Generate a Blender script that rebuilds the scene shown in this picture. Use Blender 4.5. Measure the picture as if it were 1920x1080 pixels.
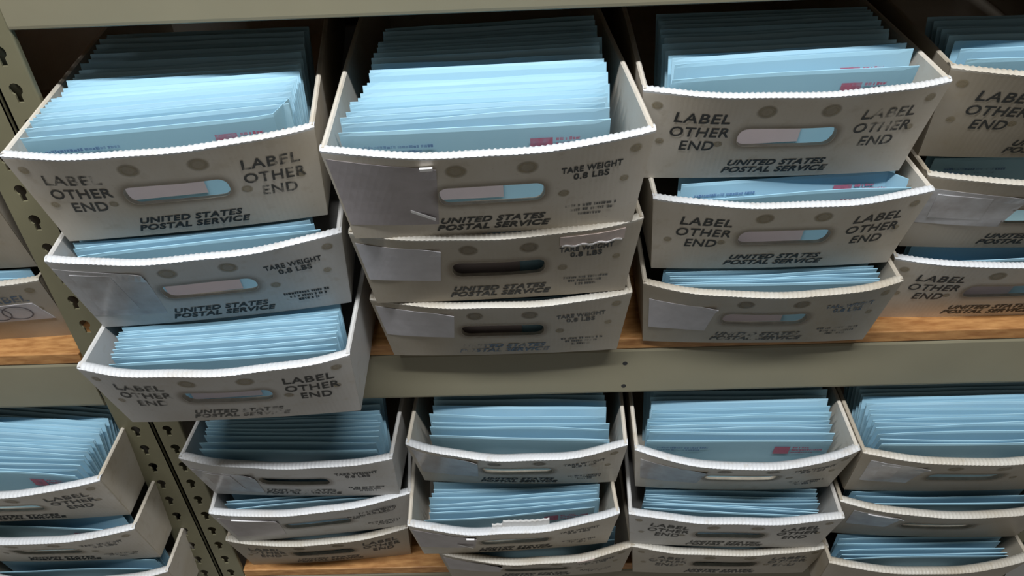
import bpy, bmesh, math, random
from mathutils import Vector, Matrix

for o in list(bpy.data.objects):
    bpy.data.objects.remove(o, do_unlink=True)
scene = bpy.context.scene
C = scene.collection
R = math.radians

# ---------------------------------------------------------------- camera
F_PX = 1491.0
PITCH, YAW, ROLL = R(37.63), R(-1.95), R(-2.85)
cam_d = bpy.data.cameras.new('camera'); cam = bpy.data.objects.new('camera', cam_d); C.objects.link(cam)
cam_d.sensor_width = 36.0; cam_d.lens = F_PX / 1920.0 * 36.0; cam_d.clip_start = 0.02
fwd = Vector((math.sin(YAW)*math.cos(PITCH), math.cos(YAW)*math.cos(PITCH), -math.sin(PITCH)))
rgt = Vector((math.cos(YAW), -math.sin(YAW), 0)); upv = rgt.cross(fwd)
r2 = math.cos(ROLL)*rgt + math.sin(ROLL)*upv
u2 = -math.sin(ROLL)*rgt + math.cos(ROLL)*upv
m = Matrix((r2, u2, -fwd)).transposed().to_4x4(); m.translation = Vector((0.428, -0.746, 0.482))
cam.matrix_world = m
scene.camera = cam

# ---------------------------------------------------------------- light and exposure
world = bpy.data.worlds.new('world'); scene.world = world; world.use_nodes = True
bg = world.node_tree.nodes['Background']
bg.inputs[0].default_value = (1.0, 0.93, 0.82, 1); bg.inputs[1].default_value = 0.125
ld = bpy.data.lights.new('fluorescent_tube', 'AREA'); ld.shape = 'RECTANGLE'; ld.size = 2.2; ld.size_y = 0.10
ld.energy = 86; ld.color = (0.98, 0.99, 1.0)
lo = bpy.data.objects.new('fluorescent_tube', ld); C.objects.link(lo)
lo.location = (0.30, -0.90, 2.0)
d = (Vector((0.30, 0.0, 0.0)) - Vector(lo.location)).normalized()
lo.rotation_euler = d.to_track_quat('-Z', 'Y').to_euler()
vs = scene.view_settings
vs.view_transform = 'Standard'; vs.look = 'None'; vs.gamma = 1.0; vs.exposure = 0.0; vs.use_curve_mapping = False

# ---------------------------------------------------------------- materials
def nmat(name):
    mt = bpy.data.materials.new(name); mt.use_nodes = True
    nt = mt.node_tree; b = nt.nodes['Principled BSDF']
    return mt, nt, b
def ramp(nt, src, p0, c0, p1, c1):
    r = nt.nodes.new('ShaderNodeValToRGB')
    r.color_ramp.elements[0].position = p0; r.color_ramp.elements[0].color = (*c0, 1)
    r.color_ramp.elements[1].position = p1; r.color_ramp.elements[1].color = (*c1, 1)
    nt.links.new(src, r.inputs[0]); return r.outputs[0]
def noise(nt, scale, detail=3, vec=None, rough=.55):
    n = nt.nodes.new('ShaderNodeTexNoise'); n.inputs['Scale'].default_value = scale
    n.inputs['Detail'].default_value = detail; n.inputs['Roughness'].default_value = rough
    if vec is not None: nt.links.new(vec, n.inputs['Vector'])
    return n.outputs['Fac']
def objvec(nt, sc=(1,1,1)):
    tc = nt.nodes.new('ShaderNodeTexCoord'); oi = nt.nodes.new('ShaderNodeObjectInfo')
    mul = nt.nodes.new('ShaderNodeVectorMath'); mul.operation = 'SCALE'
    cx = nt.nodes.new('ShaderNodeCombineXYZ')
    for i in range(3): nt.links.new(oi.outputs['Random'], cx.inputs[i])
    nt.links.new(cx.outputs[0], mul.inputs[0]); mul.inputs['Scale'].default_value = 7.3
    mp = nt.nodes.new('ShaderNodeVectorMath'); mp.operation = 'MULTIPLY'; mp.inputs[1].default_value = sc
    nt.links.new(tc.outputs['Object'], mp.inputs[0])
    ad = nt.nodes.new('ShaderNodeVectorMath'); ad.operation = 'ADD'
    nt.links.new(mp.outputs[0], ad.inputs[0]); nt.links.new(mul.outputs[0], ad.inputs[1])
    return ad.outputs[0], oi.outputs['Random']
def mixc(nt, fac, a, b, mode='MIX'):
    mx = nt.nodes.new('ShaderNodeMix'); mx.data_type = 'RGBA'; mx.blend_type = mode
    for i, v in ((0, fac), (6, a), (7, b)):
        if isinstance(v, (int, float)): mx.inputs[i].default_value = v
        elif isinstance(v, tuple): mx.inputs[i].default_value = (*v, 1)
        else: nt.links.new(v, mx.inputs[i])
    return mx.outputs[2]
def bump(nt, b, h, strength, dist):
    bp = nt.nodes.new('ShaderNodeBump'); bp.inputs['Strength'].default_value = strength; bp.inputs['Distance'].default_value = dist
    nt.links.new(h, bp.inputs['Height']); nt.links.new(bp.outputs[0], b.inputs['Normal'])

def plastic(name, clean, stain, lo_, hi_):
    mt, nt, b = nmat(name)
    v, rnd = objvec(nt)
    n1 = noise(nt, 9, 4, v); n2 = noise(nt, 60, 4, v); n3 = noise(nt, 320, 2, v)
    c = mixc(nt, ramp(nt, n1, lo_, (0,0,0), hi_, (.75,.75,.75)), clean, stain)
    c = mixc(nt, ramp(nt, n2, .58, (0,0,0), .80, (.4,.4,.4)), c, (.33,.26,.16))
    c = mixc(nt, ramp(nt, n3, .64, (0,0,0), .76, (.2,.2,.2)), c, (.30,.24,.16))
    nt.links.new(c, b.inputs['Base Color']); b.inputs['Roughness'].default_value = .42
    b.inputs['IOR'].default_value = 1.45
    # corrugation showing as faint flutes
    tc = nt.nodes.new('ShaderNodeTexCoord'); sx = nt.nodes.new('ShaderNodeSeparateXYZ'); nt.links.new(tc.outputs['Object'], sx.inputs[0])
    ml = nt.nodes.new('ShaderNodeMath'); ml.operation = 'MULTIPLY'; nt.links.new(sx.outputs[0], ml.inputs[0]); ml.inputs[1].default_value = 2*math.pi/.005
    sn = nt.nodes.new('ShaderNodeMath'); sn.operation = 'SINE'; nt.links.new(ml.outputs[0], sn.inputs[0])
    bump(nt, b, sn.outputs[0], .06, .0004)
    return mt
def plain(name, col, rough=.6, var=0.0, scale=30, col2=None, metal=0):
    mt, nt, b = nmat(name)
    v, rnd = objvec(nt)
    n = noise(nt, scale, 4, v)
    c2 = col2 or tuple(x*(1-var) for x in col)
    nt.links.new(ramp(nt, n, .35, col, .7, c2), b.inputs['Base Color'])
    b.inputs['Roughness'].default_value = rough; b.inputs['Metallic'].default_value = metal
    return mt
def ink(name, col, thr, soft=.06, scale=150):
    mt, nt, b = nmat(name)
    b.inputs['Base Color'].default_value = (*col, 1); b.inputs['Roughness'].default_value = .6
    v, rnd = objvec(nt, (1,1,.5)); n = noise(nt, scale, 3, v); n2 = noise(nt, 28, 2, v)
    ad = nt.nodes.new('ShaderNodeMath'); ad.operation = 'MULTIPLY_ADD'
    nt.links.new(n2, ad.inputs[0]); ad.inputs[1].default_value = .5
    hf = nt.nodes.new('ShaderNodeMath'); hf.operation = 'MULTIPLY'; hf.inputs[1].default_value = .5
    nt.links.new(n, hf.inputs[0]); nt.links.new(hf.outputs[0], ad.inputs[2])
    f = ramp(nt, ad.outputs[0], thr-soft, (1,1,1), thr+soft, (.06,.06,.06))
    nt.links.new(f, b.inputs['Alpha'])
    return mt

M = {}
M['tray'] = plastic('tray_plastic', (.60,.565,.50), (.47,.40,.29), .40, .78)
M['rim'] = plastic('rim_highlight', (.58,.60,.62), (.53,.50,.44), .50, .85)  # rim paler than the walls: glints and translucence put into its colour
M['tray_dirty'] = plastic('tray_plastic_dirty_shaded', (.42,.38,.315), (.30,.25,.17), .36, .74)  # dirty plastic, darkened further for the shade under overhanging trays
M['rim_dirty'] = plastic('rim_highlight_dirty', (.50,.485,.44), (.36,.30,.21), .40, .74)  # dirty rim, still lifted above its wall colour to carry the glints
M['tray_cool'] = plastic('tray_plastic_cool', (.54,.54,.53), (.45,.41,.35), .46, .80)
def stain(name, col, amax):
    mt, nt, b = nmat(name); b.inputs['Roughness'].default_value = .5
    v, rnd = objvec(nt); n = noise(nt, 160, 4, v)
    nt.links.new(ramp(nt, n, .3, col, .75, tuple(x*.65 for x in col)), b.inputs['Base Color'])
    at = nt.nodes.new('ShaderNodeAttribute'); at.attribute_name = 'fade'
    ml = nt.nodes.new('ShaderNodeMath'); ml.operation = 'MULTIPLY'; ml.inputs[1].default_value = amax
    nt.links.new(at.outputs['Fac'], ml.inputs[0]); nt.links.new(ml.outputs[0], b.inputs['Alpha'])
    return mt
M['weld'] = stain('weld_spot_brown', (.20,.15,.07), .7)
M['weld_pale'] = stain('weld_spot_pale', (.33,.27,.15), .62)
M['grime'] = stain('handle_grime', (.26,.19,.11), .5)
M['slot'] = plain('slot_lip_dark', (.34,.30,.24), .5, .3, 90)  # slot faces darker than the tray wall
M['pouch'] = plain('label_sleeve_lilac', (.42,.39,.41), .3, 0, 40, (.33,.30,.31))
M['pouch_clear'] = plain('label_sleeve_film', (.52,.53,.55), .22, 0, 45, (.38,.36,.36))
M['paper'] = plain('label_paper', (.56,.55,.58), .6, .12, 60)
M['tape'] = plain('torn_tape', (.60,.50,.46), .4, .25, 70)
M['glare'] = plain('film_glint', (.93,.93,.95), .15, .05)  # bright slivers: glare on the film painted as near-white
M['ink'] = ink('ink_black', (.03,.033,.032), .66)
M['ink_worn'] = ink('ink_worn', (.045,.046,.042), .555)
M['ink_faint'] = ink('ink_faint', (.085,.088,.084), .54)
M['ink_blue'] = ink('ink_faded_blue', (.10,.16,.24), .54)
M['print_blue'] = ink('print_blue', (.12,.22,.40), .54, .12)
M['print_red'] = ink('print_red', (.48,.15,.23), .63, .14)
M['pen'] = plain('pen_line', (.12,.12,.14), .6)
M['address'] = plain('address_label', (.46,.40,.41), .6, .06)
def env_mat():
    mt, nt, b = nmat('envelope_paper')
    v, rnd = objvec(nt)
    c = mixc(nt, rnd, (.33,.575,.71), (.39,.62,.745))
    n = noise(nt, 12, 3, v)
    c = mixc(nt, ramp(nt, n, .4, (0,0,0), .75, (.5,.5,.5)), c, (.30,.54,.69))
    nt.links.new(c, b.inputs['Base Color']); b.inputs['Roughness'].default_value = .6
    return mt
M['env'] = env_mat()
M['steel'] = plain('painted_steel', (.168,.157,.096), .5, .12, 18)
M['steel_beam'] = plain('painted_beam', (.235,.217,.148), .45, .10, 7)
M['dark'] = plain('hole_dark', (.02,.02,.02), .8)
def wood_mat():
    mt, nt, b = nmat('particle_board')
    v, rnd = objvec(nt, (.25, 1, 1)); n = noise(nt, 160, 5, v); n2 = noise(nt, 14, 3, v)
    c = ramp(nt, n, .3, (.28,.12,.035), .72, (.56,.30,.11))
    c = mixc(nt, ramp(nt, n2, .4, (0,0,0), .8, (.5,.5,.5)), c, (.24,.10,.03))
    nt.links.new(c, b.inputs['Base Color']); b.inputs['Roughness'].default_value = .55
    bump(nt, b, n, .2, .001)
    return mt
M['wood'] = wood_mat()
M['wall'] = plain('wall_shade', (.05,.05,.05), .9, .1)  # near-black: shade behind the shelves put into the wall colour
M['floor'] = plain('floor_concrete', (.30,.29,.27), .8, .2, 6)

# ---------------------------------------------------------------- helpers
def mesh_obj(name, verts, faces, mat, parent=None, smooth=False):
    me = bpy.data.meshes.new(name); me.from_pydata(verts, [], faces); me.update()
    if smooth: me.polygons.foreach_set('use_smooth', [True]*len(me.polygons))
    me.materials.append(M[mat] if isinstance(mat, str) else mat)
    o = bpy.data.objects.new(name, me); C.objects.link(o)
    if parent: o.parent = parent
    return o
def box_vf(x0, x1, y0, y1, z0, z1):
    v = [(x0,y0,z0),(x1,y0,z0),(x1,y1,z0),(x0,y1,z0),(x0,y0,z1),(x1,y0,z1),(x1,y1,z1),(x0,y1,z1)]
    f = [(0,3,2,1),(4,5,6,7),(0,1,5,4),(1,2,6,5),(2,3,7,6),(3,0,4,7)]
    return v, f
def box(name, b, mat, parent=None, bevel=0):
    o = mesh_obj(name, *box_vf(*b), mat, parent)
    if bevel:
        bm = bmesh.new(); bm.from_mesh(o.data)
        bmesh.ops.bevel(bm, geom=bm.edges[:], offset=bevel, segments=2, affect='EDGES', profile=.5)
        bm.to_mesh(o.data); bm.free()
    return o
def empty(name, loc, rz=0):
    o = bpy.data.objects.new(name, None); C.objects.link(o); o.location = loc; o.rotation_euler = (0,0,rz)
    o.empty_display_size = .02
    return o
def tag(o, label=None, cat=None, group=None, kind=None):
    if label: o['label'] = label
    if cat: o['category'] = cat
    if group: o['group'] = group
    if kind: o['kind'] = kind
    return o

# ---------------------------------------------------------------- the setting
tag(box('floor', (-3, 4, -4, 1.2, -1.30, -1.25), 'floor'), kind='structure')
tag(box('wall_back', (-3, 4, .635, .70, -1.25, 2.6), 'wall'), kind='structure')

# ---------------------------------------------------------------- shelving
PITCH_K = .0381
def post_mesh(x0, x1, hx, z_ref, k0, k1):
    """front flange with keyhole slots, side flange running back"""
    bm = bmesh.new()
    def cell(zc):
        zt, zb = zc+PITCH_K*.62, zc-PITCH_K*.38
        outer = [(x0,zb),(x1,zb),(x1,zt),(x0,zt)]
        # keyhole: round head above, narrow tail below; the lip is at zc
        hole = []
        hr, tw, cy = .0066, .0031, zc+.0140
        a0 = math.asin(tw/hr)
        hole.append((hx-tw, zc)); hole.append((hx+tw, zc))
        for i in range(11):
            a = -math.pi/2 + a0 + (2*math.pi-2*a0)*i/10
            hole.append((hx+hr*math.cos(a), cy+hr*math.sin(a)))
        vo = [bm.verts.new((x, 0, z)) for x, z in outer]; vh = [bm.verts.new((x, 0, z)) for x, z in hole]
        es = [bm.edges.new((vo[i], vo[(i+1)%4])) for i in range(4)] + [bm.edges.new((vh[i], vh[(i+1)%len(vh)])) for i in range(len(vh))]
        bmesh.ops.triangle_fill(bm, use_beauty=True, use_dissolve=False, edges=es)
        vb = [bm.verts.new((v.co.x, .0022, v.co.z)) for v in vh]
        for i in range(len(vh)):
            j = (i+1) % len(vh); bm.faces.new((vh[i], vh[j], vb[j], vb[i]))
    for k in range(k0, k1): cell(z_ref - k*PITCH_K)
    bmesh.ops.remove_doubles(bm, verts=bm.verts[:], dist=1e-5)
    bmesh.ops.recalc_face_normals(bm, faces=bm.faces[:])
    return bm
def add_boxes(bm, boxes):
    for b in boxes:
        v, f = box_vf(*b); vv = [bm.verts.new(p) for p in v]
        for q in f: bm.faces.new([vv[i] for i in q])
def bm_obj(name, bm, mat, parent):
    me = bpy.data.meshes.new(name); bm.to_mesh(me); bm.free(); me.materials.append(M[mat])
    o = bpy.data.objects.new(name, me); C.objects.link(o); o.parent = parent; return o
K0, K1 = -14, 34
ZR = .084
def make_post(parent, x0, x1, hx, flange_x):
    bm = post_mesh(x0, x1, hx, ZR, K0, K1)
    zt, zb = ZR-(K0)*PITCH_K+PITCH_K*.62, ZR-(K1-1)*PITCH_K-PITCH_K*.38
    s = .002 if flange_x == x0 else -.002
    a, b_ = sorted((flange_x, flange_x+s))
    add_boxes(bm, [(a, b_, 0, .038, zb, zt)])
    # rolled bead on the free edge
    fe = x1 if flange_x == x0 else x0
    n = 6; sgn = 1 if fe == x1 else -1
    pr = [(fe + sgn*.0022*math.sin(math.pi/2*i/n), .0022-.0022*math.cos(math.pi/2*i/n)) for i in range(n+1)] + [(fe+sgn*.0022, .006)]
    vs_ = [[bm.verts.new((x, y, z)) for x, y in pr] for z in (zb, zt)]
    for i in range(len(pr)-1): bm.faces.new((vs_[0][i], vs_[0][i+1], vs_[1][i+1], vs_[1][i]))
    return bm_obj('shelf_post', bm, 'steel', parent)
def make_beam(parent, x0, x1, zt, zb, y=-.0015):
    """pressed angle: front face, rolled top lip running back, small hem at the foot"""
    prof = [(y+.002, zb), (y+.0005, zb+.0012), (y, zb+.004), (y, zt-.004), (y+.0012, zt-.0012), (y+.004, zt), (.038, zt), (.038, zt-.002),
            (y+.005, zt-.002), (y+.0025, zt-.006), (y+.0025, zb+.004), (y+.012, zb+.002), (y+.012, zb)]
    n = len(prof)
    v = [(x0, p[0], p[1]) for p in prof] + [(x1, p[0], p[1]) for p in prof]
    f = [(i, (i+1) % n, n+(i+1) % n, n+i) for i in range(n)] + [tuple(range(n))[::-1], tuple(range(n, 2*n))]
    return mesh_obj('beam', v, f, 'steel_beam', parent)
def disc(name, parent, x, y, z, r, mat, depth=.0006):
    n = 14; v = []; f = []
    for yy in (y-depth, y):
        v += [(x+r*math.cos(2*math.pi*i/n), yy, z+r*math.sin(2*math.pi*i/n)) for i in range(n)]
    f.append(tuple(range(n))); f += [(i, i+n, (i+1) % n+n, (i+1) % n) for i in range(n)]
    return mesh_obj(name, v, f, mat, parent)

BZ = {'top': (.311, .233), 'mid': (-.195, -.272), 'low': (-.677, -.754)}
right_unit = tag(empty('shelving_unit', (0,0,0)), 'beige steel shelving unit holding four stacks of trays right of the double posts', 'shelving')
left_unit = tag(empty('shelving_unit', (0,0,0)), 'beige steel shelving unit left of the double posts, cut off by frame', 'shelving')
make_post(right_unit, -.0985, -.0640, -.0815, -.0985)
make_post(right_unit, 1.150, 1.186, 1.168, 1.186)
make_post(left_unit, -.1470, -.1015, -.1255, -.1015)
for nm, (zt, zb) in BZ.items():
    b_ = make_beam(right_unit, -.0615, 1.149, zt, zb)
    for dz in (.024, .064): disc('bolt_hole', b_, .542, -.0015, zt-dz, .0032, 'dark', .0002)
    make_beam(left_unit, -1.3, -.1500, zt, zb)
def board(x0, x1, zt, label, y0=-.001):
    o = box('shelf_board', (x0, x1, y0, .634, zt-.0165, zt), 'wood', None, .0012)
    tag(o, label, 'shelf board', 'particle board shelves')
board(-.0600, 1.148, BZ['mid'][0]+.017, 'orange brown particle board shelf under the upper tray stacks right of posts')
board(-1.3, -.1510, BZ['mid'][0]+.017, 'orange brown particle board shelf under the upper trays left of posts')
board(-.0600, 1.148, BZ['low'][0]+.017, 'orange brown particle board shelf under the lower tray stacks right of posts')
board(-1.3, -.1510, BZ['low'][0]+.017, 'orange brown particle board shelf under the lower trays left of posts')
board(-.0962, 1.148, BZ['top'][0]+.017, 'particle board shelf resting on the topmost beam right of posts', .030)  # out of view, widened across the post gap to block light from above
board(-1.3, -.1038, BZ['top'][0]+.017, 'particle board shelf resting on the topmost beam left of posts', .030)  # likewise widened towards the posts to stop light leaking down

# ---------------------------------------------------------------- lettering
_tc = {}
def text_mesh(s, shear=0, bold=.0, space=1.0):
    key = (s, shear, bold, space)
    if key in _tc: return _tc[key]
    cu = bpy.data.curves.new('t', 'FONT'); cu.body = s; cu.size = 1; cu.shear = shear; cu.offset = bold
    cu.align_x = 'CENTER'; cu.space_character = space; cu.resolution_u = 3
    o = bpy.data.objects.new('t', cu); C.objects.link(o)
    dg = bpy.context.evaluated_depsgraph_get(); dg.update()
    me = o.evaluated_get(dg).to_mesh()
    v = [tuple(p.co) for p in me.vertices]; f = [tuple(p.vertices) for p in me.polygons]
    o.evaluated_get(dg).to_mesh_clear(); bpy.data.objects.remove(o); bpy.data.curves.remove(cu)
    _tc[key] = (v, f); return v, f

# ---------------------------------------------------------------- mail trays
H = .115; TL = .60
TAPX, TAPY = .0095, .032
class Tray: pass
def make_tray(key, pose, typ, label, bulge=.024, mat='tray', sleeve=None, ink_l='ink', ink_r='ink', ink_u='ink', spots='weld_pale', slot=True, tear=False):
    X, Y, RZ, yaw, W = pose
    t = Tray(); t.key = key; t.W = W; t.bulge = bulge
    t.base = RZ - H; t.rim = RZ; t.X, t.Y, t.yaw = X, Y, R(yaw)
    rng = random.Random(key)
    root = empty('mail_tray', (X, Y, t.base), t.yaw); t.root = root
    tag(root, label, 'mail tray', 'corrugated plastic mail trays')
    hw = lambda v: W/2 - TAPX*(1 - v/H)
    ph = rng.uniform(0, 6.28); wob = rng.uniform(.0004, .0012)
    def surf(x, v):
        s = max(-1, min(1, x/hw(v)))
        b = bulge*(.18 + .82*(v/H)**1.3)
        return TAPY*(1 - v/H) - b*(1 - abs(s)**2.3) - wob*math.sin(9*s+ph)*(v/H)
    t.surf = surf
    TH = .0130
    # ---- front wall: double sheet folded over at the rim, handle slot cut through
    nc = 176
    xs0, vc, hs, rr = .048, .0585, .0125, .0095
    def shalf(x):
        e = max(0, abs(x) - (xs0 - rr)); 
        return hs - rr + math.sqrt(max(0, rr*rr - min(e, rr)**2))
    def thk(v): return .0055 + (TH-.0055)*max(0, min(1, (v-(H-.024))/.0195))**.8
    us = [-1 + 2*i/nc for i in range(nc+1)]
    # force columns on the slot ends
    ci = [min(range(nc+1), key=lambda i: abs(us[i]*hw(vc) - sx)) for sx in (-xs0, xs0)]
    us[ci[0]] = -xs0/hw(vc); us[ci[1]] = xs0/hw(vc)
    rows = [0, .012, .026, 'a', 'b', .082, .095, H-.009, H-.0045]
    cap = 5; nv = len(rows); verts = []; faces = []
    def vrow(r, x):
        if r == 'a': return vc - shalf(x)
        if r == 'b': return vc + shalf(x)
        return r
    tear_c = rng.randrange(20, nc-20) if tear else None
    for i, u in enumerate(us):
        x0 = u*hw(vc)
        rib = .00065*math.cos(2*math.pi*(u*W/2)/.0050) + rng.uniform(-.00012, .00012)
        dent = 0
        prof = []
        for r in rows:
            v = vrow(r, x0); x = u*hw(v); prof.append((x, surf(x, v), v))
        xt = u*hw(H); yt = surf(xt, H)
        for c in range(1, cap+1):
            a = math.pi*c/(cap+1)
            prof.append((xt, yt + TH/2 - TH/2*math.cos(a), H - .0045 + .0045*math.sin(a) + rib*math.sin(a) + dent))
        for r in reversed(rows):
            v = vrow(r, x0); x = u*hw(v); prof.append((x*.985, surf(x, v) + thk(v), v))
        verts += prof
    P = 2*nv + cap
    js = 3
    for i in range(nc):
        for j in range(P-1):
            hole = slot and ci[0] <= i < ci[1] and (j == js or j == P-2-js)
            if hole: continue
            a = i*P+j; faces.append((a, a+P, a+P+1, a+1))
        faces.append((i*P+P-1, (i+1)*P+P-1, (i+1)*P, i*P))
    for i in (0, nc):
        for j in range(nv-1):
            q = (i*P+j, i*P+j+1, i*P+P-2-j, i*P+P-1-j); faces.append(q if i == 0 else q[::-1])
        faces.append(tuple(i*P+nv-1+k for k in range(cap+2)))
    if slot:
        for i in range(ci[0], ci[1]):
            a, b_ = i*P, (i+1)*P
            faces.append((a+js, b_+js, b_+P-1-js, a+P-1-js)); faces.append((a+js+1, a+P-2-js, b_+P-2-js, b_+js+1))
        for i in ci: faces.append((i*P+js, i*P+js+1, i*P+P-2-js, i*P+P-1-js))
    fw = mesh_obj('front_wall', verts, faces, mat, root)
    nslot = 2*(ci[1]-ci[0])+2 if slot else 0
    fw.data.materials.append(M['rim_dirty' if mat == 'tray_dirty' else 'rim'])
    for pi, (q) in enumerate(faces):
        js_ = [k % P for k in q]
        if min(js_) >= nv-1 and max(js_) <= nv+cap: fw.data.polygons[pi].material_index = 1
    fw.data.materials.append(M['slot'])
    for pi in range(len(faces)-nslot, len(faces)): fw.data.polygons[pi].material_index = 2
    sm = [True]*len(fw.data.polygons); fw.data.polygons.foreach_set('use_smooth', sm)
    try:
        fw.data.set_sharp_from_angle(angle=R(50))
    except Exception: pass
    # ---- side walls
    st = .0052
    for sgn in (-1, 1):
        n = 30; v = []; f = []
        wv = rng.uniform(.001, .003); wp = rng.uniform(0, 6)
        prof = [(0, 0), (0, H*.5), (0, H-.0015), (st*.3, H), (st*.7, H), (st, H-.0015), (st, H*.5), (st, 0)]
        for i in range(n+1):
            q = i/n
            for off, z in prof:
                yy = TAPY*(1 - z/H) + .002 + q*(TL - .004 - 2*TAPY*(1 - z/H))
                x = hw(z) - off - wv*math.sin(math.pi*q)*(z/H)*(.6+.4*math.sin(7*q+wp))
                v.append((sgn*x, yy, z))
        k = len(prof)
        for i in range(n):
            for j in range(k):
                q_ = (i*k+j, i*k+(j+1) % k, (i+1)*k+(j+1) % k, (i+1)*k+j); f.append(q_ if sgn > 0 else q_[::-1])
        f.append(tuple(range(k))); f.append(tuple(n*k+j for j in range(k)))
        mesh_obj('side_wall', v, f, mat, root)
    # ---- back wall and floor of the tray
    b0, b1 = hw(0), hw(H)
    mesh_obj('back_wall', [(-b0, TL-TAPY, 0), (b0, TL-TAPY, 0), (b1, TL, H), (-b1, TL, H), (-b0, TL-TAPY-.008, 0), (b0, TL-TAPY-.008, 0), (b1, TL-.008, H), (-b1, TL-.008, H)],
             [(0,3,2,1), (4,5,6,7), (3,7,6,2), (0,4,7,3), (1,2,6,5), (0,1,5,4)], mat, root)
    nb = 16; v = []; f = []
    for z in (0, .004):
        for i in range(nb+1):
            x = (-1+2*i/nb)*(b0-.0005); v.append((x, surf(x, 0)+.001, z)); v.append((x, TL-TAPY-.002, z))
    o2 = 2*(nb+1)
    for i in range(nb):
        a = 2*i; f.append((a, a+1, a+3, a+2)); f.append((o2+a, o2+a+2, o2+a+3, o2+a+1)); f.append((a, a+2, o2+a+2, o2+a))
    mesh_obj('tray_bottom', v, f, mat, root)
    # ---- applied things following the bowed front
    def patch(name, poly_fn, mat_, nx=14, nz=5, off=.0005, lift=None, parent=root):
        v = []; f = []
        for layer in (0, 1):
            for i in range(nx+1):
                for j in range(nz+1):
                    x, z = poly_fn(i/nx, j/nz); l = lift(i/nx, j/nz) if lift else 0
                    v.append((x, surf(x, z) - off*(1-layer)*1.0 - l - .0001, z))
        k = (nx+1)*(nz+1)
        for i in range(nx):
            for j in range(nz):
                a = i*(nz+1)+j; f.append((a, a+nz+1, a+nz+2, a+1)); f.append((k+a, k+a+1, k+a+nz+2, k+a+nz+1))
        for i in range(nx):
            for j in (0, nz):
                a = i*(nz+1)+j; f.append((a, k+a, k+a+nz+1, a+nz+1))
        for j in range(nz):
            for i in (0, nx):
                a = i*(nz+1)+j; f.append((a, a+1, k+a+1, k+a))
        return mesh_obj(name, v, f, mat_, parent)
    t.patch = patch
    def faded(name, rings, mat_):
        # closed rings of (x, z) outward, each with its fade value
        v = []; f = []; fd = []; n = len(rings[0][0])
        for pts, al in rings:
            for x, z in pts: v.append((x, surf(x, z)-.0004, z)); fd.append(al)
        for k in range(len(rings)-1):
            for i in range(n):
                j = (i+1) % n; f.append((k*n+i, (k+1)*n+i, (k+1)*n+j, k*n+j))
        o = mesh_obj(name, v, f, mat_, root)
        a = o.data.attributes.new('fade', 'FLOAT', 'POINT'); a.data.foreach_set('value', fd)
        return o
    def spot(x, z, r, mat_):
        n = 18; rings = []
        for k, al in ((.02, .75), (.45, .7), (.72, 1), (.86, .75), (1.1, 0)):
            rings.append(([(x+r*k*math.cos(6.2832*i/n), z+r*.9*k*math.sin(6.2832*i/n)) for i in range(n)], al))
        faded('weld_spot', rings, mat_)
    if slot:
        rings = []
        for g, al in ((.0, .95), (.0022, .75), (.0055, .25), (.009, 0)):
            pts = []
            for cx, cz, a0 in ((xs0-rr, hs-rr, 0), (-(xs0-rr), hs-rr, 90), (-(xs0-rr), -(hs-rr), 180), (xs0-rr, -(hs-rr), 270)):
                for i in range(6):
                    a = R(a0+90*i/5); pts.append((cx+(rr+g)*math.cos(a), vc+cz+(rr+g)*math.sin(a)))
                if a0 in (0, 180):
                    q0 = pts[-1]; L_ = 2*(xs0-rr)*(-1 if a0 == 0 else 1)
                    pts += [(q0[0]+L_*i/12, q0[1]) for i in range(1, 12)]
            rings.append((pts, al))
        faded('handle_grime', rings, 'grime')
    if spots:
        for x, z, r in ((-.029, .094, .0095), (.031, .094, .0095)): spot(x+rng.uniform(-.001,.001), z, r, spots)
        for x, z, r in ((-.131, .097, .006), (.129, .098, .0065), (.066, .052, .006), (-.066, .050, .005), (-.124, .052, .005), (.122, .062, .005)):
            if (sleeve and x < -.05) or rng.random() < .15: continue
            spot(x*W/.292, z, r*.9, 'weld_pale')
    def letter(lines, cx, z, width, cap, pitch, ink_, shear=0, bold=.012, rot=0):
        allv = []; allf = []
        for li, (s, wd) in enumerate(lines):
            vv, ff = text_mesh(s, shear, bold, 1.08)
            x0 = min(p[0] for p in vv); x1 = max(p[0] for p in vv)
            sc = wd/(x1-x0); b0_ = len(allv)
            for p in vv:
                lx = (p[0]-(x0+x1)/2)*sc; lz = p[1]/.70*cap - li*pitch
                xx = cx + lx; zz = z + lz + rot*lx
                allv.append((xx, surf(xx, zz)-.0006, zz))
            allf += [tuple(b0_+i for i in q) for q in ff]
        return mesh_obj('lettering', allv, allf, ink_, root)
    def dashes(cx, z, widths, h, pitch, ink_):
        v = []; f = []
        for li, wd in enumerate(widths):
            x = cx - wd/2
            while x < cx + wd/2:
                l = rng.uniform(.0012, .0028); zz = z - li*pitch; b_ = len(v); hh = h*rng.uniform(.75, 1)
                for px, pz in ((x, zz), (x+l, zz), (x+l, zz+hh), (x, zz+hh)): v.append((px, surf(px, pz)-.0006, pz))
                f.append((b_, b_+1, b_+2, b_+3)); x += l + (rng.uniform(.0004, .0008) if rng.random() < .8 else .0025)
        return mesh_obj('small_print', v, f, ink_, root)
    if ink_u: letter([('UNITED STATES', .100), ('POSTAL SERVICE', .110)], 0, .0185, 0, .0078, .0105, ink_u, .32, .038)
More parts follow.
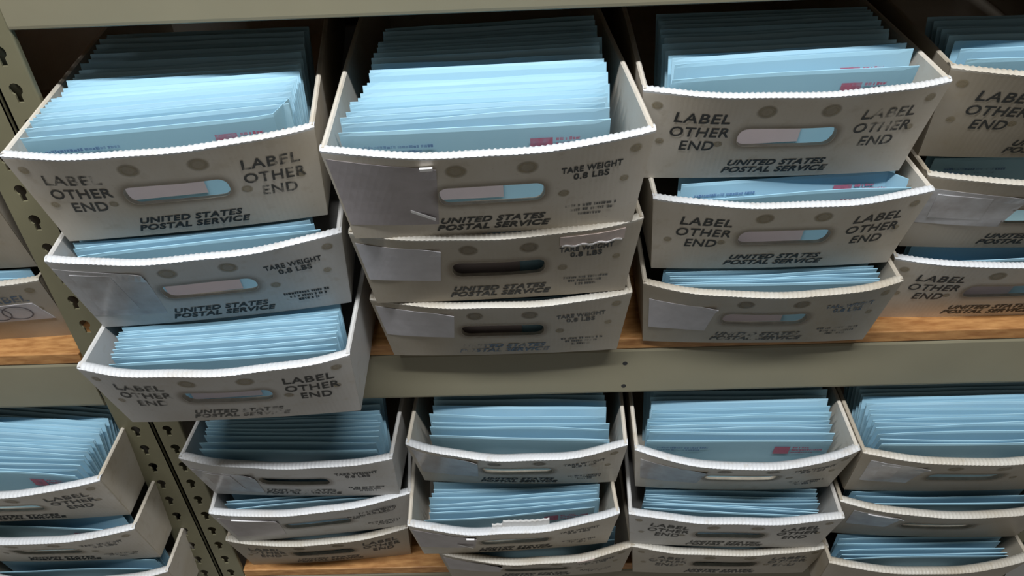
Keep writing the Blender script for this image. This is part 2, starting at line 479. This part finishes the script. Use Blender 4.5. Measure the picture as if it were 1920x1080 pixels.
    if typ == 'L':
        LL = [('LABEL', .053), ('OTHER', .057), ('END', .034)]
        if ink_l: letter(LL, -.086, .0785, 0, .0125, .0185, ink_l, .12, .018)
        if ink_r: letter(LL, .092, .0785, 0, .0125, .0185, ink_r, .12, .018)
    elif typ == 'T':
        if ink_r:
            letter([('TARE WEIGHT', .056), ('0.8 LBS', .033)], .090, .0800, 0, .0075, .0100, ink_r, 0, .032)
            dashes(.092, .030, (.048, .038, .022), .0040, .0062, 'ink' if ink_r == 'ink' and mat == 'tray_cool' else 'ink_faint')
    if sleeve:
        mt_, x0, x1, z0, z1, kind = sleeve
        def fn(a, b_):
            top = z1 - .004*a; bot = z0 + .002*(1-a)
            z = bot + (top-bot)*b_; sk = -.006*(1-b_)
            return (max(-hw(z)+.001, x0 + TAPX*(1-z/H)*.9) if a == 0 else x0 + (x1-x0)*a + sk*a + TAPX*(1-z/H)*.9*(1-a), z)
        s = patch('label_sleeve', fn, mt_, lift=lambda a, b_: .0035*max(0, (a+b_-1.7)/.3)**2 + .0004*math.sin(6*a+ph))
        if kind == 'slip':       # paper card tucked in the sleeve
            def fp(a, b_): 
                z = z0+.012 + (z1-z0-.02)*b_; x = x0+.014 + (x1-x0-.05)*a + TAPX*(1-z/H)*.9
                return x, z
            patch('paper_slip', fp, 'pouch_clear', 8, 3, .0011, None, s)
        if kind == 'glint':      # peeled film strips, glare put into their near-white colour
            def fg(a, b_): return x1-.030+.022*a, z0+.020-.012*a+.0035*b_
            patch('film_glint', fg, 'glare', 6, 1, .0016, lambda a, b_: .002*a, s)
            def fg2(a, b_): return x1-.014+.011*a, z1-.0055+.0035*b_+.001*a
            patch('film_glint', fg2, 'glare', 4, 1, .003, lambda a, b_: .0015, s)
        if kind == 'edge':
            def fg3(a, b_): return x0+.020+(x1-x0-.022)*a, z1-.005-.003*a+.0022*b_
            patch('film_glint', fg3, 'glare', 8, 1, .0018, None, s)
    t.letter = letter; t.dashes = dashes; t.hw = hw
    return t

POSE = {
 'c1t': (0.0955, -0.101, 0.164, 7.8, 0.276), 'c1m': (0.096, -0.103, 0.051, 6.8, 0.287), 'c1b': (0.097, -0.148, -0.063, 2.1, 0.281),
 'c2t': (0.393, -0.126, 0.167, 3.4, 0.291), 'c2m': (0.393, -0.087, 0.053, 2.3, 0.293), 'c2b': (0.391, -0.051, -0.063, 0.1, 0.293),
 'c3t': (0.682, -0.034, 0.166, -0.6, 0.289), 'c3m': (0.697, -0.041, 0.051, -0.4, 0.286), 'c3b': (0.694, -0.041, -0.063, -1.8, 0.286),
 'c4t': (0.983, -0.012, 0.166, -3.0, 0.290), 'c4m': (0.990, -0.016, 0.051, -2.0, 0.290), 'c4b': (0.988, -0.003, -0.063, 0.0, 0.290),
 'ULm': (-0.308, 0.000, 0.051, 0.0, 0.290), 'ULb': (-0.304, 0.003, -0.063, 1.0, 0.290),
 'l1t': (0.096, -0.061, -0.316, -1.9, 0.285), 'l1m': (0.105, -0.045, -0.430, 5.5, 0.284), 'l1b': (0.086, -0.015, -0.545, 3.2, 0.278),
 'l2t': (0.399, -0.047, -0.315, -2.1, 0.292), 'l2m': (0.392, -0.079, -0.430, 2.7, 0.291), 'l2b': (0.420, -0.049, -0.545, 0.8, 0.290),
 'l3t': (0.696, -0.064, -0.316, -1.7, 0.286), 'l3m': (0.693, -0.081, -0.430, -2.8, 0.288), 'l3b': (0.706, -0.052, -0.545, -1.5, 0.286),
 'l4t': (0.985, -0.076, -0.316, -1.0, 0.290), 'l4m': (0.984, -0.069, -0.430, -3.0, 0.290), 'l4b': (0.985, -0.081, -0.545, 0.0, 0.286),
 'LLt': (-0.283, -0.092, -0.316, 1.0, 0.292), 'LLm': (-0.279, -0.082, -0.430, 0.0, 0.292), 'LLb': (-0.270, -0.075, -0.545, 0.0, 0.292),
}
SLV = ('pouch', -.143, -.050, .024, .101)
T = {}
def tr(key, *a, **k): T[key] = make_tray(key, POSE[key], *a, **k)
tr('c1t', 'L', 'wide white tray topping the first upper stack, worn LABEL OTHER END stamps', bulge=.025, ink_l='ink_worn', ink_r='ink_worn')
tr('c1m', 'T', 'middle tray of first upper stack beside the posts, torn sleeve and TARE WEIGHT stamp', bulge=.026, mat='tray_cool', sleeve=('pouch_clear', -.143, -.052, .020, .101, 'slip'))
tr('c1b', 'L', 'tray jutting furthest over the middle beam, bottom of first upper stack', bulge=.021, mat='tray_cool', ink_l='ink_worn', ink_u='ink_faint')
tr('c2t', 'T', 'top tray of second upper stack with big lilac sleeve and TARE WEIGHT stamp', bulge=.029, sleeve=('pouch', -.143, -.046, .018, .104, 'glint'))
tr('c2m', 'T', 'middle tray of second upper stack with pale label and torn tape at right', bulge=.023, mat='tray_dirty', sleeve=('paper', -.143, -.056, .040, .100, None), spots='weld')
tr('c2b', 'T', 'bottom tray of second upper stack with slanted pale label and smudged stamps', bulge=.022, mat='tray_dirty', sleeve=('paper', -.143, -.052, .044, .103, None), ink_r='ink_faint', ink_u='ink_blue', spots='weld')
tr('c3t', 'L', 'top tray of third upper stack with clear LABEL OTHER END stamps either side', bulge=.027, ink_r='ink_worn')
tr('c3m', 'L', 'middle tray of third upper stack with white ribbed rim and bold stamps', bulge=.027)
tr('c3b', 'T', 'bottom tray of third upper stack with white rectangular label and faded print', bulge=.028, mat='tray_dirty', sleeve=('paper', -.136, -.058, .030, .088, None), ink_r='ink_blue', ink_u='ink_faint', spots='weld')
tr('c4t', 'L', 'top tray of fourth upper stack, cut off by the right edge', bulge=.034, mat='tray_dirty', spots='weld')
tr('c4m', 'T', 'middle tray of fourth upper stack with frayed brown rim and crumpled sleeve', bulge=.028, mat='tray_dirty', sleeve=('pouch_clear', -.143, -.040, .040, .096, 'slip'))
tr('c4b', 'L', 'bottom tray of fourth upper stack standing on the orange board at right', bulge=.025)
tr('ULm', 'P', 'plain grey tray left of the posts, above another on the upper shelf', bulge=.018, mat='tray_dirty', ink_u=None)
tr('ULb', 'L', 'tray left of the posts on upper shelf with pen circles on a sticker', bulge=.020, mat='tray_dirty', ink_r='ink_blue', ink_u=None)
tr('l1t', 'T', 'top tray of first lower stack, half shaded, with crumpled film on its left', bulge=.017, mat='tray_cool', sleeve=('pouch_clear', -.140, -.050, .012, .084, 'slip'), ink_u='ink_faint', spots=None)
tr('l1m', 'T', 'middle tray of first lower stack with peeling sleeve and circled pen mark', bulge=.019, mat='tray_cool', sleeve=('pouch', -.135, -.050, .020, .098, 'edge'), ink_r='ink_faint', ink_u=None, spots=None)
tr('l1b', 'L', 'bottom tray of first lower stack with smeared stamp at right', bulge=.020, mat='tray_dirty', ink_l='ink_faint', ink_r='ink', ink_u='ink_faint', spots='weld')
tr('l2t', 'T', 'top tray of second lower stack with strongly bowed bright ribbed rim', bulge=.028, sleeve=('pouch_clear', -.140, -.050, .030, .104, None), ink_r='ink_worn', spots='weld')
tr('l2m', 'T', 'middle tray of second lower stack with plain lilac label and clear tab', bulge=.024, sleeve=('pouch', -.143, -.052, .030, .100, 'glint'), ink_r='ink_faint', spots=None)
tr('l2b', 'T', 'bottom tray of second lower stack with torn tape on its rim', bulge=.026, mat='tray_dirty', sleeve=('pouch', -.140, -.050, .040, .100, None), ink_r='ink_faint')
tr('l3t', 'T', 'top tray of third lower stack with deeply bowed dirty rim', bulge=.033, sleeve=('pouch_clear', -.136, -.048, .030, .092, None), ink_r='ink_faint', ink_u=None, spots='weld')
tr('l3m', 'L', 'middle tray of third lower stack with bright white rim and squashed stamps', bulge=.015, mat='tray_cool')
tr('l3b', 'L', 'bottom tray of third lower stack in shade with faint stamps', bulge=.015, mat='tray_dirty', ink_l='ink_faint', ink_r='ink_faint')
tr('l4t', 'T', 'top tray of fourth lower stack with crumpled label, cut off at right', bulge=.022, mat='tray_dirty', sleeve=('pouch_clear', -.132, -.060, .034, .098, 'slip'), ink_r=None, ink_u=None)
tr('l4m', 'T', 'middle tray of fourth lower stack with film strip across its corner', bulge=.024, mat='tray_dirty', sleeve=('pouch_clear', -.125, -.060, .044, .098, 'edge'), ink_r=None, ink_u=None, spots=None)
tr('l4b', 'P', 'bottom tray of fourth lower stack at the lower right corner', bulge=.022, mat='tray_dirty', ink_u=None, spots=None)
tr('LLt', 'L', 'top tray left of the posts on lower shelf, packed with slanting envelopes', bulge=.024, ink_l='ink_faint', ink_r='ink_worn')
tr('LLm', 'T', 'middle tray left of the posts on lower shelf', bulge=.022, ink_r='ink_faint')
tr('LLb', 'P', 'bottom tray left of the posts at the lower left corner', bulge=.020, ink_u=None)

# extra marks on single trays
t = T['c2m']; t.patch('torn_tape', lambda a, b_: (.062+.066*a, .0915+.002*math.sin(17*a)*(1-b_)+.0145*b_), 'tape', 18, 2, .0009)
t.patch('film_glint', lambda a, b_: (.064+.062*a, .0895+.0014*math.sin(23*a)+.0022*b_), 'glare', 18, 1, .0016)
t = T['l2b']; t.patch('torn_tape', lambda a, b_: (.060+.026*a, .1000+.0135*b_), 'tape', 8, 2, .0012)
def pen_ring(t, cx, cz, rx, rz, parts=2):
    v = []; f = []; n = 28
    for i in range(n):
        a = 2*math.pi*i/n
        for k in (1, .9):
            x, z = cx+rx*k*math.cos(a), cz+rz*k*math.sin(a); v.append((x, t.surf(x, z)-.0013, z))
    for i in range(n): j = (i+1) % n; f.append((2*i, 2*j, 2*j+1, 2*i+1))
    return mesh_obj('pen_circle', v, f, 'pen', t.root)
t = T['ULb']; t.patch('sticker', lambda a, b_: (.046+.072*a-.010*a*(1-b_)*-1, .040+.034*b_), 'paper', 8, 3, .0008)
pen_ring(t, .068, .057, .016, .014); pen_ring(t, .092, .057, .018, .014)
t = T['l1m']; pen_ring(t, .098, .080, .017, .012); t.letter([('9', .006)], .098, .0765, 0, .009, .01, 'pen', 0, .01)
t.dashes(.060, .070, (.030, .016), .0045, .007, 'ink_faint')
# clear corrugated tab standing behind the rim of the second lower stack's middle tray
t = T['l2m']; v = []; f = []; n = 40
for i in range(n+1):
    x = -.030 + .078*i/n; yy = t.surf(x, H)+.0115+.0003*math.cos(2*math.pi*i/4)
    top = H+.009+.0002*math.cos(2*math.pi*i/4) - (.006 if i < 8 else 0)
    v += [(x, yy, H-.02), (x, yy, top), (x, yy+.003, top), (x, yy+.003, H-.02)]
for i in range(n):
    for j in range(3): f.append((4*i+j, 4*i+4+j, 4*i+5+j, 4*i+1+j))
f += [(0, 1, 2, 3), (4*n+3, 4*n+2, 4*n+1, 4*n)]
mesh_obj('plastic_tab', v, f, 'tray_cool', t.root)

# ---------------------------------------------------------------- envelopes
EW, EH0 = .237, .106
EH = EH0
def env_mesh(seed, bend=0):
    rng = random.Random(seed); nx, nz = 14, 4
    bow = rng.uniform(-.0022, .0022); s1 = rng.uniform(-.0010, .0010); p1 = rng.uniform(0, 6); th = rng.uniform(.0030, .0044)
    top = rng.uniform(-.0006, .0006)
    def prof(x, z):
        q = 2*x/EW; r = z/EH
        k = max(0, 1-abs(q)**5)**.7 * max(0, 1-abs(2*r-1)**5)**.6
        t_ = .0007 + th*k
        y = bow*(1-q*q)*r + s1*math.sin(3*q+p1)*r
        if bend and q > .84: y += bend*((q-.84)/.16)**2*EW*.09
        return y, t_
    v = []; f = []
    for side in (-1, 1):
        for i in range(nx+1):
            for j in range(nz+1):
                q = -1+2*i/nx; q = math.copysign(abs(q)**.8, q)
                x, z = q*EW/2, EH*(j/nz if j not in (1, nz-1) else (.03 if j == 1 else .97))
                y, t_ = prof(x, z); v.append((x, y+side*t_/2, z + (top*math.sin(5*q+p1) if j == nz else 0)))
    k = (nx+1)*(nz+1); s = nz+1
    for i in range(nx):
        for j in range(nz):
            a = i*s+j; f.append((a, a+s, a+s+1, a+1)); f.append((k+a, k+a+1, k+a+s+1, k+a+s))
        for j in (0, nz):
            a = i*s+j; q = (a, k+a, k+a+s, a+s); f.append(q if j == 0 else q[::-1])
    for j in range(nz):
        for i in (0, nx):
            a = i*s+j; q = (a, a+1, k+a+1, k+a); f.append(q if i == 0 else q[::-1])
    me = bpy.data.meshes.new('envelope'); me.from_pydata(v, [], f); me.update(); me.materials.append(M['env'])
    return me, prof
EV = [env_mesh(i) for i in range(8)]
EV_BENT = env_mesh(99, 1.0)
EV_DOG = env_mesh(98, -.9)
_pc = {}
def printing(e, vi, prof, which, mirror=False):
    """red indicia and blue return address printed on an envelope face"""
    def mk(name, rects, mat_):
        key = (vi, name)
        if key not in _pc:
            v = []; f = []
            for x0, x1, z0, z1 in rects:
                n = max(1, int((x1-x0)/.006)); b_ = len(v)
                for i in range(n+1):
                    x = x0+(x1-x0)*i/n
                    for z in (z0, z1): y, t_ = prof(x, z); v.append((x, y-t_/2-.0006, z))
                f += [(b_+2*i, b_+2*i+2, b_+2*i+3, b_+2*i+1) for i in range(n)]
            me = bpy.data.meshes.new(name); me.from_pydata(v, [], f); me.materials.append(M[mat_]); _pc[key] = me
        o = bpy.data.objects.new(name, _pc[key]); C.objects.link(o); o.parent = e; return o
    rng = random.Random(5)
    def words(x0, x1, z, h, lo=.0014, hi=.0034):
        r = []; x = x0
        while x < x1:
            l = rng.uniform(lo, hi); r.append((x, min(x+l, x1), z, z+h*rng.uniform(.7, 1))); x += l + (.0005 if rng.random() < .8 else .0018)
        return r
    if 'r' in which:
        mk('printed_mark', [(.048, .068, EH-.030, EH-.013)], 'print_red')
        mk('printed_lines', words(.071, .092, EH-.0165, .0032) + words(.071, .110, EH-.0225, .0042) + words(.071, .100, EH-.0285, .0032), 'print_red')
    if 'b' in which:
        mk('return_address', words(-.104, -.038, EH-.0165, .0030) + words(-.104, -.080, EH-.0215, .0026) + words(-.070, -.048, EH-.0215, .0026), 'print_blue')
    if 'a' in which:
        mk('address_panel', [(-.055, .022, .030, .066)], 'address')

ORD = ['foremost', 'second', 'third', 'fourth', 'fifth', 'sixth', 'seventh', 'eighth', 'ninth', 'tenth', 'eleventh', 'twelfth', 'thirteenth', 'fourteenth', 'fifteenth',
       'sixteenth', 'seventeenth', 'eighteenth', 'nineteenth', 'twentieth', 'twenty-first', 'twenty-second', 'twenty-third', 'twenty-fourth', 'twenty-fifth', 'twenty-sixth']
total = 0
CEIL = {}
for _k in T:
    _u = {'b': 'm', 'm': 't'}.get(_k[2])
    CEIL[_k] = T[_k[:2]+_u].base - .0012 if _u and _k[:2]+_u in T else None
def fill(key, where, stations, lean0=-11, lean1=12, zoff=.0045, prints=None, seed=0, jx=.003, bent=None):
    """stations: (X, Y, yaw) of top edges, or ('to', X, Y, yaw, n) to run on to there in n steps"""
    global total
    t = T[key]; rng = random.Random(key+str(seed))
    zs = 1.12 if key[2] == 't' else 1.0; EH = EH0*zs
    pts = []
    for s in stations:
        if s[0] == 'to':
            _, X, Y, yw, n = s; a = pts[-1]
            w = [rng.uniform(.6, 1.4) for _ in range(n)]; tot = sum(w); acc = 0
            for i in range(n):
                acc += w[i]; q = acc/tot
                pts.append((a[0]+(X-a[0])*q + rng.uniform(-jx, jx), a[1]+(Y-a[1])*q, a[2]+(yw-a[2])*q + rng.uniform(-.8, .8)))
        else: pts.append(s)
    bottom = None; prev = lean0; ca, sa = math.cos(t.yaw), math.sin(t.yaw)
    for i, (X, Y, yw) in enumerate(pts):
        lx = (X-t.X)*ca + (Y-t.Y)*sa; ly = -(X-t.X)*sa + (Y-t.Y)*ca
        sl = max(.002, t.hw(0) - .0056 - EW/2); lx = max(-sl, min(sl, lx))
        ly = max(ly, -t.bulge*.6 + .013)
        X, Y = t.X + lx*ca - ly*sa, t.Y + lx*sa + ly*ca
        if i == 0: lean = min(-14, -math.degrees(math.asin(max(0, min(.6, (TAPY - .18*t.bulge + .0145 - ly)/EH)))))
        else:
            lim = math.degrees(math.asin(max(-.6, min(.6, (ly - bottom - .0030)/EH))))
            lean = min(lean1 + rng.uniform(-2.5, 2.5), lim)
        bottom = ly - EH*math.sin(R(lean))
        vi = rng.randrange(len(EV)); me, prof = EV[vi]
        if bent and i in bent: me, prof = (EV_BENT if bent[i] > 0 else EV_DOG); vi = 'b%d' % bent[i]
        e = bpy.data.objects.new('envelope', me); C.objects.link(e)
        Rm = Matrix.Rotation(R(yw), 4, 'Z') @ Matrix.Rotation(-R(lean), 4, 'X')
        zt = t.base + zoff + EH*math.cos(R(lean)) + rng.uniform(-.0012, .0012)
        if CEIL[key] is not None: zt = min(zt, CEIL[key])
        Rm = Rm @ Matrix.Diagonal((1, 1, zs, 1))
        topv = Rm @ Vector((0, 0, EH0))
        e.matrix_world = Matrix.Translation(Vector((X, Y, zt)) - topv) @ Rm
        lab = '%s pale blue envelope from the front in the %s' % (ORD[i], where)
        tag(e, lab, 'envelope', 'envelopes in the ' + where)
        w = (prints or {}).get(i)
        if w: printing(e, vi, prof, w)
        total += 1

fill('c1t', "first upper stack's top tray", [(.084,-.084,8.5), (.083,-.070,8.5), ('to',.072,.058,4,14), ('to',.056,.170,0,9)], -10, 16, prints={0:'rba'}, bent={0:1}, jx=.0025)
fill('c1m', "first upper stack's middle tray", [(.096,-.088,8.9), (.088,-.079,8.4), (.079,-.070,7.3), (.080,-.060,5.6), (.079,-.050,5.0)], -8, 10, prints={0:'a'})
fill('c1b', "first upper stack's bottom tray", [(.101,-.133,3.2), ('to',.092,-.060,6.0,12)], -9, 14, prints={0:'ra'}, jx=.0015)
fill('c2t', "second upper stack's top tray", [(.381,-.113,2.2), (.382,-.098,3.8), ('to',.381,-.051,1.6,4), (.387,-.042,3.1), ('to',.388,.027,1.6,5), ('to',.388,.150,4,10)], -9, 14, prints={0:'rba',1:'r'}, jx=.003)
fill('c2m', "second upper stack's middle tray", [(.393,-.076,2.5), (.393,-.064,2), (.395,-.050,2)], -8, 8, prints={0:'a'})
fill('c2b', "second upper stack's bottom tray", [(.391,-.044,.5), (.391,-.030,.5)], -8, 8, prints={0:'a'})
fill('c3t', "third upper stack's top tray", [(.684,-.020,3.1), (.690,.009,4.4), (.690,.026,4.3), (.689,.039,3.2), (.689,.053,1.8), ('to',.698,.160,0,8)], -7, 14, prints={0:'ra',1:'rb'})
fill('c3m', "third upper stack's middle tray", [(.708,-.030,3.0), (.708,.000,4.0), (.708,.013,2.6)], -7, 10, prints={0:'ra',1:'rb'}, bent={1:-1})
fill('c3b', "third upper stack's bottom tray", [(.701,-.032,-.9), ('to',.700,.004,2.3,6)], -8, 10, prints={0:'a'})
fill('c4t', "fourth upper stack's top tray", [(.972,-.004,-2), (.973,.014,-2), (.975,.032,-2), ('to',.980,.110,-1,6)], -8, 14, prints={0:'a'})
fill('c4m', "fourth upper stack's middle tray", [(.990,.030,-1), (.990,.046,-1)], -4, 8, prints={0:'b'})
fill('c4b', "fourth upper stack's bottom tray", [(.990,.006,3), (.992,.026,0), (.992,.036,0)], -8, 8, prints={0:'a'})
fill('ULb', "upper left bay's stamped tray", [(-.304,.018,1), (-.304,.032,1)], -8, 6)
fill('l1t', "first lower stack's top tray", [(.099,-.050,-2.1), ('to',.094,.024,0,9), ('to',.094,.070,0,4)], -8, 14, jx=.0025)
fill('l1m', "first lower stack's middle tray", [(.098,-.037,4.8), (.097,-.030,3.5), (.098,-.022,6), (.098,-.012,2)], -8, 8)
fill('l1b', "first lower stack's bottom tray", [(.088,-.002,3), (.088,.010,2)], -8, 6)
fill('l2t', "second lower stack's top tray", [(.403,-.040,-3.6), (.403,-.026,-3), ('to',.403,.036,-1.5,5), ('to',.403,.080,-1,4)], -8, 14)
fill('l2m', "second lower stack's middle tray", [(.386,-.066,4.0), (.392,-.054,3.8), ('to',.393,-.012,0,6)], -8, 12, prints={0:'r'})
fill('l2b', "second lower stack's bottom tray", [(.420,-.034,1), (.420,-.022,2), (.424,-.010,0)], -8, 6)
fill('l3t', "third lower stack's top tray", [(.688,-.052,-2), ('to',.700,-.008,-1,6), ('to',.706,.036,-1,4), ('to',.706,.080,0,3)], -8, 14, prints={0:'rb',5:'r'}, jx=.005)
fill('l3m', "third lower stack's middle tray", [(.690,-.070,-5), ('to',.697,-.030,-2.6,7)], -8, 12)
fill('l3b', "third lower stack's bottom tray", [(.706,-.036,-1)], -8, 6)
fill('l4t', "fourth lower stack's top tray", [(.984,-.066,-1), ('to',.988,.040,0,13), ('to',.988,.080,0,4)], -8, 12, jx=.0012)
fill('l4m', "fourth lower stack's middle tray", [(.982,-.060,-1), ('to',.984,-.020,0,5)], -8, 10)
fill('l4b', "fourth lower stack's bottom tray", [(.984,-.070,0), ('to',.988,-.030,0,5)], -8, 10)
fill('LLt', "lower left bay's top tray", [(-.286,-.078,-4), ('to',-.284,.030,-7,15), ('to',-.284,.075,-8,6)], -9, 14, prints={0:'r'}, jx=.0012)
fill('LLm', "lower left bay's middle tray", [(-.279,-.070,-3), (-.279,-.048,-4), (-.279,-.036,-3)], -8, 8, prints={0:'r'})
fill('LLb', "lower left bay's bottom tray", [(-.272,-.064,0), ('to',-.272,-.020,-1,5)], -8, 10)
print('envelopes:', total)
